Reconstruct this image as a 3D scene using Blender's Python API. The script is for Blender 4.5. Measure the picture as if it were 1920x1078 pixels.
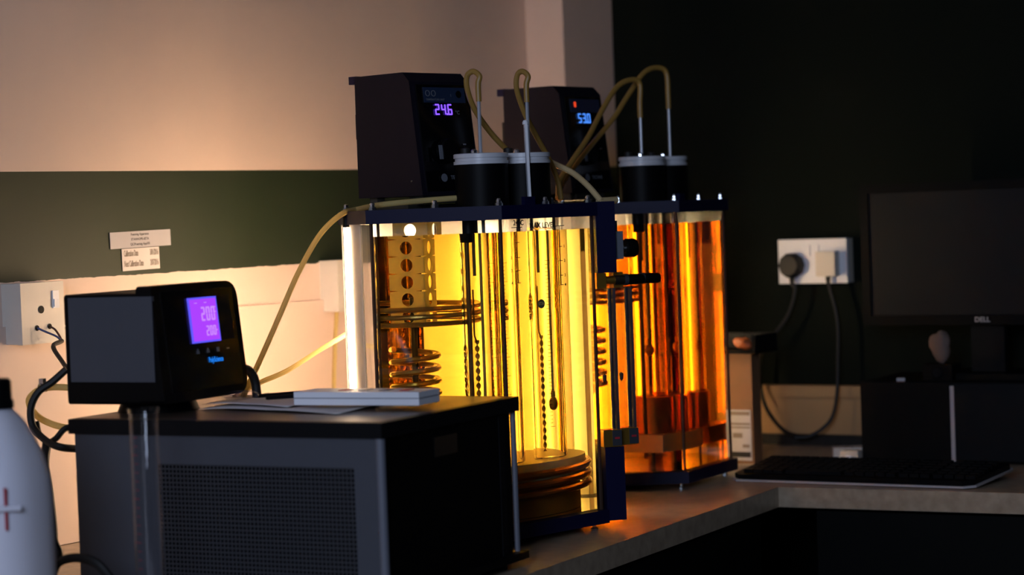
import bpy, bmesh, math, random
from mathutils import Vector, Matrix
random.seed(7)
for o in list(bpy.data.objects): bpy.data.objects.remove(o)
SC = bpy.context.scene
COL = SC.collection
R = math.radians

# ------------------------------------------------------------------ camera
FPX, W, H = 4200.0, 1920.0, 1078.0
YAW, PITCH, ROLL = R(33.0), R(-1.9), R(2.1)
CAM = Vector((0, 0, 1.38))
f0 = Vector((math.cos(YAW), math.sin(YAW), 0)); r0 = Vector((math.sin(YAW), -math.cos(YAW), 0))
FW = f0 * math.cos(PITCH) + Vector((0, 0, math.sin(PITCH)))
u0 = r0.cross(FW)
RT = r0 * math.cos(ROLL) - u0 * math.sin(ROLL)
UP = u0 * math.cos(ROLL) + r0 * math.sin(ROLL)
cd = bpy.data.cameras.new('camera'); cam = bpy.data.objects.new('camera', cd); COL.objects.link(cam)
cam.matrix_world = Matrix(((RT.x, UP.x, -FW.x, CAM.x), (RT.y, UP.y, -FW.y, CAM.y), (RT.z, UP.z, -FW.z, CAM.z), (0, 0, 0, 1)))
cd.sensor_width = 36; cd.lens = FPX / W * 36; cd.clip_start = .05; cd.clip_end = 60
cd.dof.use_dof = True; cd.dof.focus_distance = 3.32; cd.dof.aperture_fstop = 3.6
SC.camera = cam

# ------------------------------------------------------------------ world, fill light, exposure
wd = bpy.data.worlds.new('world'); SC.world = wd; wd.use_nodes = True
wd.node_tree.nodes['Background'].inputs[0].default_value = (.5, .6, .9, 1)
wd.node_tree.nodes['Background'].inputs[1].default_value = .012
ld = bpy.data.lights.new('cool_fill', 'AREA'); lo = bpy.data.objects.new('cool_fill', ld); COL.objects.link(lo)  # added bluish fill beside the camera, no real source modelled
ld.shape = 'RECTANGLE'; ld.size = .9; ld.size_y = .9; ld.energy = 42.0; ld.color = (.62, .74, 1.0)
lo.location = (-.8, .3, 1.95)
lo.rotation_euler = (Vector((2.3, 1.8, 1.1)) - Vector(lo.location)).to_track_quat('-Z', 'Y').to_euler()
vs = SC.view_settings
vs.view_transform = 'Standard'; vs.look = 'None'; vs.exposure = 0.0; vs.gamma = 1.0; vs.use_curve_mapping = False
LAMP_SIDE, LAMP_FRONT, LAMP_REAR = 26.0, 66.0, 95.0
cy = SC.cycles
cy.max_bounces = 20; cy.transmission_bounces = 16; cy.transparent_max_bounces = 40; cy.glossy_bounces = 6; cy.diffuse_bounces = 4
cy.volume_bounces = 0; cy.sample_clamp_indirect = 40.0; cy.use_denoising = True

# ------------------------------------------------------------------ materials
def lin(c):
    if isinstance(c, str):
        c = [int(c[i:i + 2], 16) / 255 for i in (0, 2, 4)]
        c = [(x / 12.92 if x <= .04045 else ((x + .055) / 1.055) ** 2.4) for x in c]
    return (c[0], c[1], c[2], 1)
MATS = {}
def nodes(name):
    m = bpy.data.materials.new(name); m.use_nodes = True; nt = m.node_tree; nt.nodes.clear()
    out = nt.nodes.new('ShaderNodeOutputMaterial'); return m, nt, out
def mat(name, col, rough=.5, metal=0., var=.12, scale=30., bump=0., spec=.5, col2=None, coat=0.):
    m, nt, out = nodes(name); N = nt.nodes.new; L = nt.links.new
    p = N('ShaderNodeBsdfPrincipled'); tc = N('ShaderNodeTexCoord'); nz = N('ShaderNodeTexNoise')
    nz.inputs['Scale'].default_value = scale; nz.inputs['Detail'].default_value = 4
    L(tc.outputs['Object'], nz.inputs['Vector'])
    mx = N('ShaderNodeMix'); mx.data_type = 'RGBA'
    c = lin(col); c2 = lin(col2) if col2 else tuple(x * (1 - var * 2) for x in c[:3]) + (1,)
    mx.inputs[6].default_value = c; mx.inputs[7].default_value = c2
    L(nz.outputs['Fac'], mx.inputs[0]); L(mx.outputs[2], p.inputs['Base Color'])
    p.inputs['Roughness'].default_value = rough; p.inputs['Metallic'].default_value = metal
    p.inputs['Specular IOR Level'].default_value = spec; p.inputs['Coat Weight'].default_value = coat
    if bump:
        b = N('ShaderNodeBump'); b.inputs['Strength'].default_value = bump; b.inputs['Distance'].default_value = .002
        L(nz.outputs['Fac'], b.inputs['Height']); L(b.outputs['Normal'], p.inputs['Normal'])
    L(p.outputs[0], out.inputs[0]); MATS[name] = m; return m
def emit(name, col, strength):
    m, nt, out = nodes(name); e = nt.nodes.new('ShaderNodeEmission')
    e.inputs[0].default_value = lin(col); e.inputs[1].default_value = strength
    nt.links.new(e.outputs[0], out.inputs[0]); MATS[name] = m; return m
def clear(name, tint=(.96, .97, .96), ior=1.45, rough=.0, gl=1.0):     # thin sheet: straight through plus a Fresnel reflection
    m, nt, out = nodes(name); N = nt.nodes.new; L = nt.links.new
    t = N('ShaderNodeBsdfTransparent'); t.inputs[0].default_value = (*tint, 1)
    g = N('ShaderNodeBsdfGlossy'); g.inputs['Roughness'].default_value = rough
    gm = N('ShaderNodeNewGeometry'); dp = N('ShaderNodeVectorMath'); dp.operation = 'DOT_PRODUCT'; L(gm.outputs['Normal'], dp.inputs[0]); L(gm.outputs['Incoming'], dp.inputs[1])
    ab = N('ShaderNodeMath'); ab.operation = 'ABSOLUTE'; L(dp.outputs['Value'], ab.inputs[0])
    om = N('ShaderNodeMath'); om.operation = 'SUBTRACT'; om.inputs[0].default_value = 1.; L(ab.outputs[0], om.inputs[1])
    pw = N('ShaderNodeMath'); pw.operation = 'POWER'; pw.inputs[1].default_value = 5.; L(om.outputs[0], pw.inputs[0])
    F0 = ((ior - 1) / (ior + 1)) ** 2
    mu = N('ShaderNodeMath'); mu.operation = 'MULTIPLY_ADD'; mu.inputs[1].default_value = (1 - F0) * gl; mu.inputs[2].default_value = F0 * gl; L(pw.outputs[0], mu.inputs[0])
    s = N('ShaderNodeMixShader'); L(mu.outputs[0], s.inputs[0]); L(t.outputs[0], s.inputs[1]); L(g.outputs[0], s.inputs[2])
    L(s.outputs[0], out.inputs[0]); MATS[name] = m; return m
def glass(name, ior, col=(1, 1, 1), absorb=None, density=0.):
    m, nt, out = nodes(name); N = nt.nodes.new; L = nt.links.new
    g = N('ShaderNodeBsdfGlass'); g.inputs['Color'].default_value = (*col, 1); g.inputs['Roughness'].default_value = 0; g.inputs['IOR'].default_value = ior
    L(g.outputs[0], out.inputs[0])
    if absorb:
        v = N('ShaderNodeVolumeAbsorption'); v.inputs[0].default_value = (*absorb, 1); v.inputs[1].default_value = density
        L(v.outputs[0], out.inputs[1])
    MATS[name] = m; return m
def opal(name, col, tr=.5):
    m, nt, out = nodes(name); N = nt.nodes.new; L = nt.links.new
    d = N('ShaderNodeBsdfDiffuse'); d.inputs[0].default_value = lin(col)
    t = N('ShaderNodeBsdfTranslucent'); t.inputs[0].default_value = lin(col)
    s = N('ShaderNodeMixShader'); s.inputs[0].default_value = tr
    L(d.outputs[0], s.inputs[1]); L(t.outputs[0], s.inputs[2]); L(s.outputs[0], out.inputs[0]); MATS[name] = m; return m

mat('amber_block', 'c98438', .45, var=.1)
mat('badge_blue', '4a6a98', .5, var=.08)
mat('reflector', 'e8e4dc', .6, var=.03)
mat('steel_pale', 'b9bcc4', .3, .35, var=.05)
mat('seal', '4a3426', .6, var=.1)
mat('rod_brown', '8a6c4a', .5, .2, var=.1)
mat('navy', '0d0d34', .45, var=.1, scale=60, spec=.25)
mat('navy_side', '14111e', .5, var=.08, scale=80, spec=.2)
mat('black', '060607', .5, var=.1, spec=.12)
mat('black_rubber', '0c0b0a', .6, var=.1)
mat('black_gloss', '070709', .18, var=.1)
mat('panel_strip', '20304c', .4, var=.1)
mat('charcoal', '0d0e11', .5, var=.1, spec=.15)
mat('grey_sheet', '464952', .5, var=.05, scale=50)
mat('grey_dark', '303238', .5, var=.05, scale=50)
mat('edge_grey', '6a6d78', .4, var=.05)
mat('chiller_top', '52453a', .36, var=.12, scale=25)
mat('white_plastic', 'eef0f6', .4, var=.03)
mat('cream_plastic', 'd6cfc4', .4, var=.04)
mat('delrin', 'd2d4da', .35, var=.03)
mat('steel', 'c9ccd2', .18, 1.0, var=.05)
mat('steel_dark', '5b5348', .32, .9, var=.1)
mat('coil_metal', 'c2a468', .28, .6, var=.15)
mat('copper', 'd08a48', .28, .7, var=.15)
mat('brass', 'd8a648', .3, .9, var=.1)
mat('rubber_amber', 'a8823c', .45, var=.12, scale=40)
mat('rubber_pale', 'd6bd8c', .45, var=.1, scale=40)
mat('paper', 'd9d2cf', .8, var=.05, scale=15)
mat('print', '1e1915', .7, var=.1)
mat('print_soft', '8a7d70', .7, var=.1)
mat('cardboard', '8a6240', .8, var=.12, scale=25)
mat('label_white', 'b9b6ba', .7, var=.06)
mat('hdpe', 'dcdce8', .45, var=.03, scale=12)
mat('red_ink', 'b02030', .5, var=.1)
mat('grey_badge', '6f737c', .4, var=.1)
mat('tile_board', 'bc9466', .6, var=.12, scale=8)
mat('stone', 'c0ae96', .35, var=.25, scale=55, col2='806e5a', bump=.05)
mat('cabinet', '080a09', .6, var=.1, spec=.1)
mat('floor', '3a3632', .5, var=.15, scale=6)
mat('ceiling', 'b0aaa4', .8, var=.05)
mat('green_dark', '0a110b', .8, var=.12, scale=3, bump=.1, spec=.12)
mat('blue_wire', '3c4a80', .5); mat('brown_wire', '5a3428', .5)
mat('silver', 'c4c0c4', .35, .2, var=.05)
mat('screen_off', '0a0d11', .55, var=.05, spec=.25)
mat('tissue', '6e5c54', .8, var=.1, bump=.2)
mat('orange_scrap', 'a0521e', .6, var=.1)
mat('olive', '44423a', .5, var=.1)
mat('perf_plate', 'e6d9b8', .45, .0, var=.06)
emit('lcd_violet', (.42, .055, 1.0), 1.0)
emit('lcd_edge', (.12, .10, 1.0), 1.0)
emit('lcd_digit', (.62, .26, 1.0), 1.0)
emit('led_violet', (.17, .065, 1.0), 2.2)
emit('led_blue', (.07, .27, 1.0), 1.3)
emit('led_red', (1.0, .07, .02), 1.0)
emit('logo_blue', (.015, .22, .9), 1.0)
emit('lamp_side', (1.0, .70, .45), LAMP_SIDE)
emit('lamp_front_dim', (1.0, .69, .43), LAMP_FRONT * .45)
emit('lamp_rear_dim', (1.0, .72, .42), LAMP_REAR * .28)
emit('lamp_front', (1.0, .69, .43), LAMP_FRONT)
emit('lamp_rear', (1.0, .72, .42), LAMP_REAR)
clear('acrylic'); clear('thin_glass', (.95, .955, .96), 1.3); clear('plastic_bag', (.75, .76, .82), 1.5, .25)
glass('oil_yellow', 1.40, absorb=(.978, .81, .0), density=8.4)
glass('oil_orange', 1.40, absorb=(.968, .72, .0), density=17.0)
glass('cyl_glass', .84); glass('spiral_glass', 1.35, (.95, .93, .85))
opal('tube_yellow', (.80, .66, .30), .55)
opal('ptfe', (.92, .88, .76), .6)
opal('opal', (.94, .92, .88), .7)

def wall_paint():
    m, nt, out = nodes('wall_paint'); N = nt.nodes.new; L = nt.links.new
    p = N('ShaderNodeBsdfPrincipled'); p.inputs['Roughness'].default_value = .6
    g = N('ShaderNodeNewGeometry'); sp = N('ShaderNodeSeparateXYZ'); L(g.outputs['Position'], sp.inputs[0])
    nz = N('ShaderNodeTexNoise'); nz.inputs['Scale'].default_value = 45; nz.inputs['Detail'].default_value = 6; L(g.outputs['Position'], nz.inputs['Vector'])
    jit = N('ShaderNodeMath'); jit.operation = 'MULTIPLY_ADD'; jit.inputs[1].default_value = .006; jit.inputs[2].default_value = -.003; L(nz.outputs['Fac'], jit.inputs[0])
    zz = N('ShaderNodeMath'); zz.operation = 'ADD'; L(sp.outputs['Z'], zz.inputs[0]); L(jit.outputs[0], zz.inputs[1])
    a = N('ShaderNodeMath'); a.operation = 'GREATER_THAN'; a.inputs[1].default_value = 1.3045; L(zz.outputs[0], a.inputs[0])
    b = N('ShaderNodeMath'); b.operation = 'LESS_THAN'; b.inputs[1].default_value = 1.469; L(sp.outputs['Z'], b.inputs[0])
    ab = N('ShaderNodeMath'); ab.operation = 'MULTIPLY'; L(a.outputs[0], ab.inputs[0]); L(b.outputs[0], ab.inputs[1])
    n2 = N('ShaderNodeTexNoise'); n2.inputs['Scale'].default_value = 4; n2.inputs['Detail'].default_value = 5; L(g.outputs['Position'], n2.inputs['Vector'])
    cr = N('ShaderNodeMix'); cr.data_type = 'RGBA'; cr.inputs[6].default_value = lin('e0c8ba'); cr.inputs[7].default_value = lin('d6bdae'); L(n2.outputs['Fac'], cr.inputs[0])
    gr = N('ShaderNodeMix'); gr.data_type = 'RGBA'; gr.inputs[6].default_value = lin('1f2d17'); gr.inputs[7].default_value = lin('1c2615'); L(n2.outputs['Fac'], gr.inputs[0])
    mx = N('ShaderNodeMix'); mx.data_type = 'RGBA'; L(ab.outputs[0], mx.inputs[0]); L(cr.outputs[2], mx.inputs[6]); L(gr.outputs[2], mx.inputs[7])
    L(mx.outputs[2], p.inputs['Base Color'])
    bp = N('ShaderNodeBump'); bp.inputs['Strength'].default_value = .08; bp.inputs['Distance'].default_value = .001; L(nz.outputs['Fac'], bp.inputs['Height']); L(bp.outputs[0], p.inputs['Normal'])
    L(p.outputs[0], out.inputs[0]); MATS['wall_paint'] = m
wall_paint()

# ------------------------------------------------------------------ mesh helpers
class MB:
    def __init__(self): self.bm = bmesh.new()
    def box(self, lo, hi, M=None):
        x0, y0, z0 = lo; x1, y1, z1 = hi
        v = [self.bm.verts.new((M @ Vector(p)) if M else p) for p in
             ((x0, y0, z0), (x1, y0, z0), (x1, y1, z0), (x0, y1, z0), (x0, y0, z1), (x1, y0, z1), (x1, y1, z1), (x0, y1, z1))]
        for f in ((3, 2, 1, 0), (4, 5, 6, 7), (0, 1, 5, 4), (1, 2, 6, 5), (2, 3, 7, 6), (3, 0, 4, 7)):
            self.bm.faces.new([v[i] for i in f])
        return self
    def prism(self, poly, z0, z1, M=None):          # poly in XY, counter-clockwise
        f = lambda p: (M @ Vector(p)) if M else Vector(p)
        a = [self.bm.verts.new(f((x, y, z0))) for x, y in poly]; b = [self.bm.verts.new(f((x, y, z1))) for x, y in poly]
        n = len(poly); self.bm.faces.new(a[::-1]); self.bm.faces.new(b)
        for i in range(n): self.bm.faces.new((a[i], a[(i + 1) % n], b[(i + 1) % n], b[i]))
        return self
    def lathe(self, prof, n=24, M=None, closed=False):   # prof: (r, z) from bottom to top; r=0 ends are poles
        f = lambda p: (M @ Vector(p)) if M else Vector(p)
        rings = []
        for r, z in prof:
            if r <= 1e-7: rings.append([self.bm.verts.new(f((0, 0, z)))])
            else: rings.append([self.bm.verts.new(f((r * math.cos(2 * math.pi * k / n), r * math.sin(2 * math.pi * k / n), z))) for k in range(n)])
        pairs = list(zip(rings[:-1], rings[1:])) + ([(rings[-1], rings[0])] if closed else [])
        for a, b in pairs:
            for k in range(n):
                j = (k + 1) % n
                if len(a) == 1 and len(b) == 1: continue
                if len(a) == 1: self.bm.faces.new((a[0], b[j], b[k]))
                elif len(b) == 1: self.bm.faces.new((a[k], a[j], b[0]))
                else: self.bm.faces.new((a[k], a[j], b[j], b[k]))
        return self
    def cyl(self, p0, p1, r, n=16, r1=None):
        p0, p1 = Vector(p0), Vector(p1); d = p1 - p0
        M = Matrix.Translation(p0) @ d.to_track_quat('Z', 'Y').to_matrix().to_4x4()
        return self.lathe([(0, 0), (r, 0), (r1 or r, d.length), (0, d.length)], n, M)
    def sweep(self, pts, r, n=10, cap=True):
        pts = [Vector(p) for p in pts]; rings = []; prev = None
        for i, p in enumerate(pts):
            t = (pts[min(i + 1, len(pts) - 1)] - pts[max(i - 1, 0)]).normalized()
            if prev is None:
                a = t.orthogonal().normalized()
            else:
                a = (prev - t * prev.dot(t)).normalized()
            prev = a; b = t.cross(a)
            rr = r[i] if isinstance(r, (list, tuple)) else r
            rings.append([self.bm.verts.new(p + (a * math.cos(2 * math.pi * k / n) + b * math.sin(2 * math.pi * k / n)) * rr) for k in range(n)])
        for A, B in zip(rings[:-1], rings[1:]):
            for k in range(n): self.bm.faces.new((A[k], A[(k + 1) % n], B[(k + 1) % n], B[k]))
        if cap: self.bm.faces.new(rings[0][::-1]); self.bm.faces.new(rings[-1])
        return self
    def bevel(self, w, seg=2, ang=30):
        e = [e for e in self.bm.edges if len(e.link_faces) == 2 and e.calc_face_angle(0) > R(ang)]
        bmesh.ops.bevel(self.bm, geom=e, offset=w, segments=seg, profile=.5, affect='EDGES', clamp_overlap=True)
        return self
    def mesh(self, name, smooth=True):
        bmesh.ops.recalc_face_normals(self.bm, faces=self.bm.faces)
        if smooth:
            for f in self.bm.faces: f.smooth = True
            for e in self.bm.edges:
                if len(e.link_faces) == 2 and e.calc_face_angle(0) > R(35): e.smooth = False
        me = bpy.data.meshes.new(name); self.bm.to_mesh(me); self.bm.free(); return me
    def build(self, name, m, parent=None, M=None, smooth=True):
        return link(name, self.mesh(name, smooth), m, parent, M)
def link(name, me, m=None, parent=None, M=None):
    if m and not me.materials: me.materials.append(MATS[m])
    o = bpy.data.objects.new(name, me); COL.objects.link(o); o.parent = parent
    if M is not None: o.matrix_local = M
    return o
def tag(o, label=None, cat=None, group=None, kind=None):
    if label: o['label'] = label
    if cat: o['category'] = cat
    if group: o['group'] = group
    if kind: o['kind'] = kind
    return o
def thing(name, label, cat, loc=(0, 0, 0), rz=0., group=None):
    o = bpy.data.objects.new(name, None); COL.objects.link(o); o.empty_display_size = .02
    o.location = loc; o.rotation_euler = (0, 0, rz); return tag(o, label, cat, group)
def at(px, py, depth):                              # a point seen at a pixel of the 1920x1078 frame, at a given distance
    return CAM + (FW + RT * ((px - W / 2) / FPX) - UP * ((py - H / 2) / FPX)) * depth
def spline(P, k=8):
    P = [Vector(p) for p in P]; out = []
    Q = [P[0] * 2 - P[1]] + P + [P[-1] * 2 - P[-2]]
    for i in range(1, len(Q) - 2):
        a, b, c, d = Q[i - 1:i + 3]
        for j in range(k):
            t = j / k
            out.append(.5 * ((2 * b) + (c - a) * t + (2 * a - 5 * b + 4 * c - d) * t * t + (3 * b - a - 3 * c + d) * t ** 3))
    out.append(P[-1]); return out
def frame(o, ux, uy):                               # matrix: local x along ux, y along uy, z their normal
    ux = Vector(ux).normalized(); uy = Vector(uy); uy = (uy - ux * uy.dot(ux)).normalized(); uz = ux.cross(uy); o = Vector(o)
    return Matrix(((ux.x, uy.x, uz.x, o.x), (ux.y, uy.y, uz.y, o.y), (ux.z, uy.z, uz.z, o.z), (0, 0, 0, 1)))
def text(s, size, m, parent, M, name='lettering', align='CENTER', sx=1.0):
    cu = bpy.data.curves.new('t', 'FONT'); cu.body = s; cu.size = size; cu.align_x = align; cu.align_y = 'CENTER'; cu.extrude = size * .012; cu.resolution_u = 3; cu.offset = size * .022
    to = bpy.data.objects.new('t', cu); COL.objects.link(to)
    bpy.context.view_layer.update()
    me = bpy.data.meshes.new_from_object(to); bpy.data.objects.remove(to)
    me.transform(Matrix.Diagonal((sx, 1, 1, 1))); me.materials.clear()
    me.name = name; return link(name, me, m, parent, M)
SEG = {'0': 'abcdef', '1': 'bc', '2': 'abged', '3': 'abgcd', '4': 'fgbc', '5': 'afgcd', '6': 'afgedc', '7': 'abc', '8': 'abcdefg', '9': 'abcdfg', 'C': 'afed'}
def segs(s, h, m, parent, M, name='digit', wr=.55, th=.11, gap=.24, slant=.0):   # seven-segment figures, one part per figure
    w, t, x = h * wr, h * th, 0.
    for ch in s:
        if ch == '.':
            MB().box((x - h * gap * .75, 0, 0), (x - h * gap * .75 + t * 1.2, t * 1.2, .0006)).build('decimal_point', m, parent, M); continue
        b = MB(); e = t * .35
        R_ = {'a': (e, h - t, w - e, h), 'd': (e, 0, w - e, t), 'g': (e, h / 2 - t / 2, w - e, h / 2 + t / 2), 'f': (0, h / 2 + e * .3, t, h - e), 'e': (0, e, t, h / 2 - e * .3),
              'b': (w - t, h / 2 + e * .3, w, h - e), 'c': (w - t, e, w, h / 2 - e * .3)}
        for k in SEG[ch]:
            q = R_[k]; b.box((x + q[0], q[1], 0), (x + q[2], q[3], .0006))
        o = b.build(name, m, parent, M, smooth=False)
        x += w + h * gap
    return x

# ================================================================== THE SETTING
ZC = .90                                            # worktop height
def struct(o): o['kind'] = 'structure'; return o
struct(MB().box((-1.6, -2.2, -.05), (4.2, 2.6, 0)).build('floor', 'floor'))
struct(MB().box((-1.6, -2.2, 2.75), (4.2, 2.6, 2.8)).build('ceiling', 'ceiling'))
struct(MB().box((-1.6, 2.44, 0), (4.2, 2.56, 2.75)).build('wall_left', 'wall_paint'))
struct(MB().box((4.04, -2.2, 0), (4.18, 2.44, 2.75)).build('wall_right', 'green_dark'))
struct(MB().box((3.845, 2.352, ZC + .002), (4.04, 2.44, 2.75)).build('pillar', 'wall_paint'))
# board behind the left run: a slightly proud panel whose top edge is the fine joint seen on the wall
struct(MB().box((1.2, 2.434, ZC + .001), (3.845, 2.44, 1.2395)).bevel(.001, 1).build('trim_1', 'wall_paint'))
t2 = struct(MB().box((4.022, -1.0, ZC + .022), (4.04, 2.35, .996)).build('trim_2', 'tile_board'))
MB().box((4.014, -1.0, .996), (4.04, 2.35, 1.018)).bevel(.003).build('capping_strip', 'tile_board', t2)
struct(MB().box((4.01, -1.0, ZC + .001), (4.04, 2.35, ZC + .021)).bevel(.003).build('trim_3', 'black_rubber'))

# worktop (one continuous L)
ang = math.atan2(1.692 - 1.613, 3.411 - 2.545)
e1 = Vector((math.cos(ang), math.sin(ang))); cor = Vector((3.411, 1.692)); A0 = cor - e1 * 2.3
e2 = Vector((e1.y, -e1.x)); B0 = cor + e2 * 2.4
poly = [tuple(A0), tuple(cor), tuple(B0), (4.038, B0.y), (4.038, 2.438), (A0.x, 2.438)]
wt = MB().prism(poly, ZC - .034, ZC).bevel(.004, 2, 60).build('worktop', 'stone')
tag(wt, 'L-shaped mottled stone worktop carrying the baths and the computer', 'worktop')
# base cabinets under it
def cabinet(p0, d, w, depth, inward, label):
    M = Matrix(((d.x, inward.x, 0, p0.x), (d.y, inward.y, 0, p0.y), (0, 0, 1, 0), (0, 0, 0, 1)))
    r = bpy.data.objects.new('base_cabinet', None); COL.objects.link(r); r.matrix_world = M
    tag(r, label, 'cabinet', 'dark base cabinets under the worktop')
    MB().box((.002, .03, .1), (w - .002, depth, ZC - .035)).build('carcass', 'cabinet', r)
    MB().box((.02, .07, 0), (w - .02, depth - .05, .1)).build('plinth', 'cabinet', r)
    MB().box((.003, .01, .11), (w - .003, .029, ZC - .04)).bevel(.002, 1).build('door', 'cabinet', r)
for i, lab in enumerate(('dark base cabinet under the front glowing bath, below the grey chiller', 'dark base cabinet below the yellow-lit bath', 'dark base cabinet below the orange-lit bath, next to the inner worktop corner')):
    w = .62; p = cor - e1 * (.06 + w * (3 - i)); cabinet(p, e1, w, .6, Vector((-e1.y, e1.x)), lab)
for i, lab in enumerate(('dark base cabinet below the keyboard, next to the inner worktop corner', 'dark base cabinet below the right half of the monitor')):
    w = .55; p = cor + e2 * (.06 + w * i); cabinet(p + Vector((0, 0)), e2, w, .52, Vector((-e2.y, e2.x)), lab)

# ================================================================== FOAM TEST BATHS
S = .196; AP = S * math.sqrt(3) / 2
def hexpts(s): return [(-s / 2, s * math.sqrt(3) / 2), (-s, 0), (-s / 2, -s * math.sqrt(3) / 2), (s / 2, -s * math.sqrt(3) / 2), (s, 0), (s / 2, s * math.sqrt(3) / 2)]
HV = [Vector(p) for p in hexpts(S)]                 # V0..V5; the face V2-V3 looks to local -Y
ZB0, ZB1, ZT0, ZT1, ZL = .011, .031, .4715, .4915, .453
def screw_nut(parent, x, y, z):
    MB().lathe([(0, 0), (.0058, 0), (.0058, .004), (.004, .0045), (.0042, .0075), (.003, .0105), (0, .0115)], 8, Matrix.Translation((x, y, z))).build('acorn_nut', 'steel', parent)
def bath(label, loc, rz, oil, lamp, front):
    T = thing('test_bath', label, 'water bath', loc, rz, 'heated hexagonal test baths')
    MB().prism(hexpts(S + .010), ZB0, ZB1).bevel(.0015, 1).build('base_plate', 'navy', T)
    MB().prism(hexpts(S + .008), ZT0, ZT1).bevel(.0015, 1).build('top_plate', 'navy', T)
    foot = MB().lathe([(0, 0), (.006, 0), (.006, .003), (.003, .004), (.003, .011), (0, .011)], 10).mesh('foot')
    for i in range(6):
        a, b = HV[i], HV[(i + 1) % 6]; d = (b - a); L_ = d.length; d.normalize(); n = Vector((d.y, -d.x)); 
        if n.dot((a + b) / 2) < 0: n = -n
        M = Matrix(((d.x, -n.x, 0, a.x), (d.y, -n.y, 0, a.y), (0, 0, 1, 0), (0, 0, 0, 1)))
        MB().box((.0018, 0, ZB1), (L_ - .0018, .004, ZT0)).build('pane', 'acrylic', T, M)
        MB().prism([(x * .0036, y * .0036) for x, y in ((.5, .5), (-.5, .5), (-.5, -.5), (.5, -.5))], ZB1, ZT0, Matrix.Translation((a.x * .99, a.y * .99, 0))).build('corner_seal', 'seal', T)
        link('foot', foot, 'steel', T, Matrix.Translation((a.x * .93, a.y * .93, 0)))
        screw_nut(T, a.x * .97, a.y * .97, ZT1); 
        if i in (1, 2): m_ = (a + b) / 2; screw_nut(T, m_.x * .98, m_.y * .98, ZT1)
    # opal sheets on the two rear faces, outside the glass
    for i in (4, 5):
        a, b = HV[i], HV[(i + 1) % 6]; d = (b - a); L_ = d.length; d.normalize(); n = Vector((-d.y, d.x))
        if n.dot((a + b) / 2) < 0: n = -n
        M = Matrix(((d.x, -n.x, 0, a.x), (d.y, -n.y, 0, a.y), (0, 0, 1, 0), (0, 0, 0, 1)))
        MB().box(((.055 if front else .045) if i == 4 else .002, -.007, ZB1 - .01), (L_ - .002, -.004, ZT0 + .01)).build('diffuser_sheet', 'opal', T, M)
        if i == 4 or not front: MB().box((-.02 if i == 5 else (.055 if front else .125), -.040, ZB0), (L_ * .9 if i == 5 else L_ + .02, -.0385, ZT1 + (0 if front else .03))).build('added_baffle', 'reflector', T, M)  # unseen white board, added to brighten the sheet and block stray lamp light
        for z0, z1 in (((ZB0, ZB1), (ZT0, ZT1)) if i == 4 else ((ZB0, ZB1),)): MB().box((.01, -.032, z0), (L_ - .045, -.0105, z1)).build('lamp_bracket', 'navy', T, M)
    # tube lamps: one by the left-hand pane, one at the rear corner
    for (x, y, lr) in LAMP_POS + (((.161, .104, .006), (-.1325, .1242, .004)) if front else ((.1415, .138, .006),)):
        lamp_ = 'lamp_side' if lr < .005 else lamp + '_dim' if (x > .1) == front else lamp
        lm = MB().cyl((x, y, ZB1 + .012), (x, y, ZT0 - .004), lr, 16).build('lamp_tube', lamp_, T)
        MB().cyl((x, y, ZB0), (x, y, ZB1 + .012), lr + .001, 14).build('lamp_holder', 'charcoal', lm)
        MB().cyl((x, y, ZT0 - .004), (x, y, ZT1), lr + .001, 14).build('lamp_holder', 'charcoal', lm)
    if front:
        a, b = HV[0], HV[1]; d = (b - a).normalized(); n = Vector((-d.y, d.x)); n = n if n.dot(a) > 0 else -n
        M = Matrix(((d.x, -n.x, 0, a.x), (d.y, -n.y, 0, a.y), (0, 0, 1, 0), (0, 0, 0, 1)))
        MB().box((.035, -.0018, ZB1), (.128, -.0006, ZT0)).build('added_glow_strip', 'opal', T, M)  # added strip that hides the tube's reflections and grades its glow
        MB().box((.008, .0048, ZB1 + .001), (S - .008, .006, ZT0 - .001)).build('diffuser_sheet', 'opal', T, M)  # inner sheet added to brighten the liquid and coils from this side
    MB().prism(hexpts(S - .0085), ZB1 + .001, ZL).build('bath_liquid', oil, T, smooth=False)
    # stirrer assembly under the heater head
    MB().cyl((-.155, .028, .06), (-.155, .028, ZT0), .0022, 10).build('rod', 'rod_brown', T)
    MB().cyl((-.082, -.088, .05), (-.082, -.088, ZT0 - .03), .0036, 12).build('rod', 'rod_brown', T)
    MB().cyl((-.082, -.088, ZT0 - .032), (-.082, -.088, ZT0), .0095, 12).build('rod_bush', 'charcoal', T)
    perf_tube(T)
    hc = [(-.075 + .036 * math.cos(a), .03 + .036 * math.sin(a), .165 + .0185 * a / (2 * math.pi)) for a in [k * math.pi / 10 for k in range(0, 130)]]
    MB().sweep(hc, .0042, 8).build('heater_coil', 'coil_metal', T)
    MB().cyl((-.075, .03, .06), (-.075, .03, .36), .005, 12).build('stirrer_shaft', 'steel_dark', T)
    cc = [(-.06 + .088 * math.cos(a), .028 + .088 * math.sin(a), .315 + .011 * a / (2 * math.pi)) for a in [k * math.pi / 14 + .6 for k in range(0, 92)]]
    cc += [(-.06 + .088 * math.cos(a), .028 + .088 * math.sin(a), .315 + .036 + k * .016) for k, a in enumerate([.6 + 6.5 * math.pi + j * .04 for j in range(8)])]
    MB().sweep(cc, .0038, 8).build('cooling_coil', 'coil_metal', T)
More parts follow.
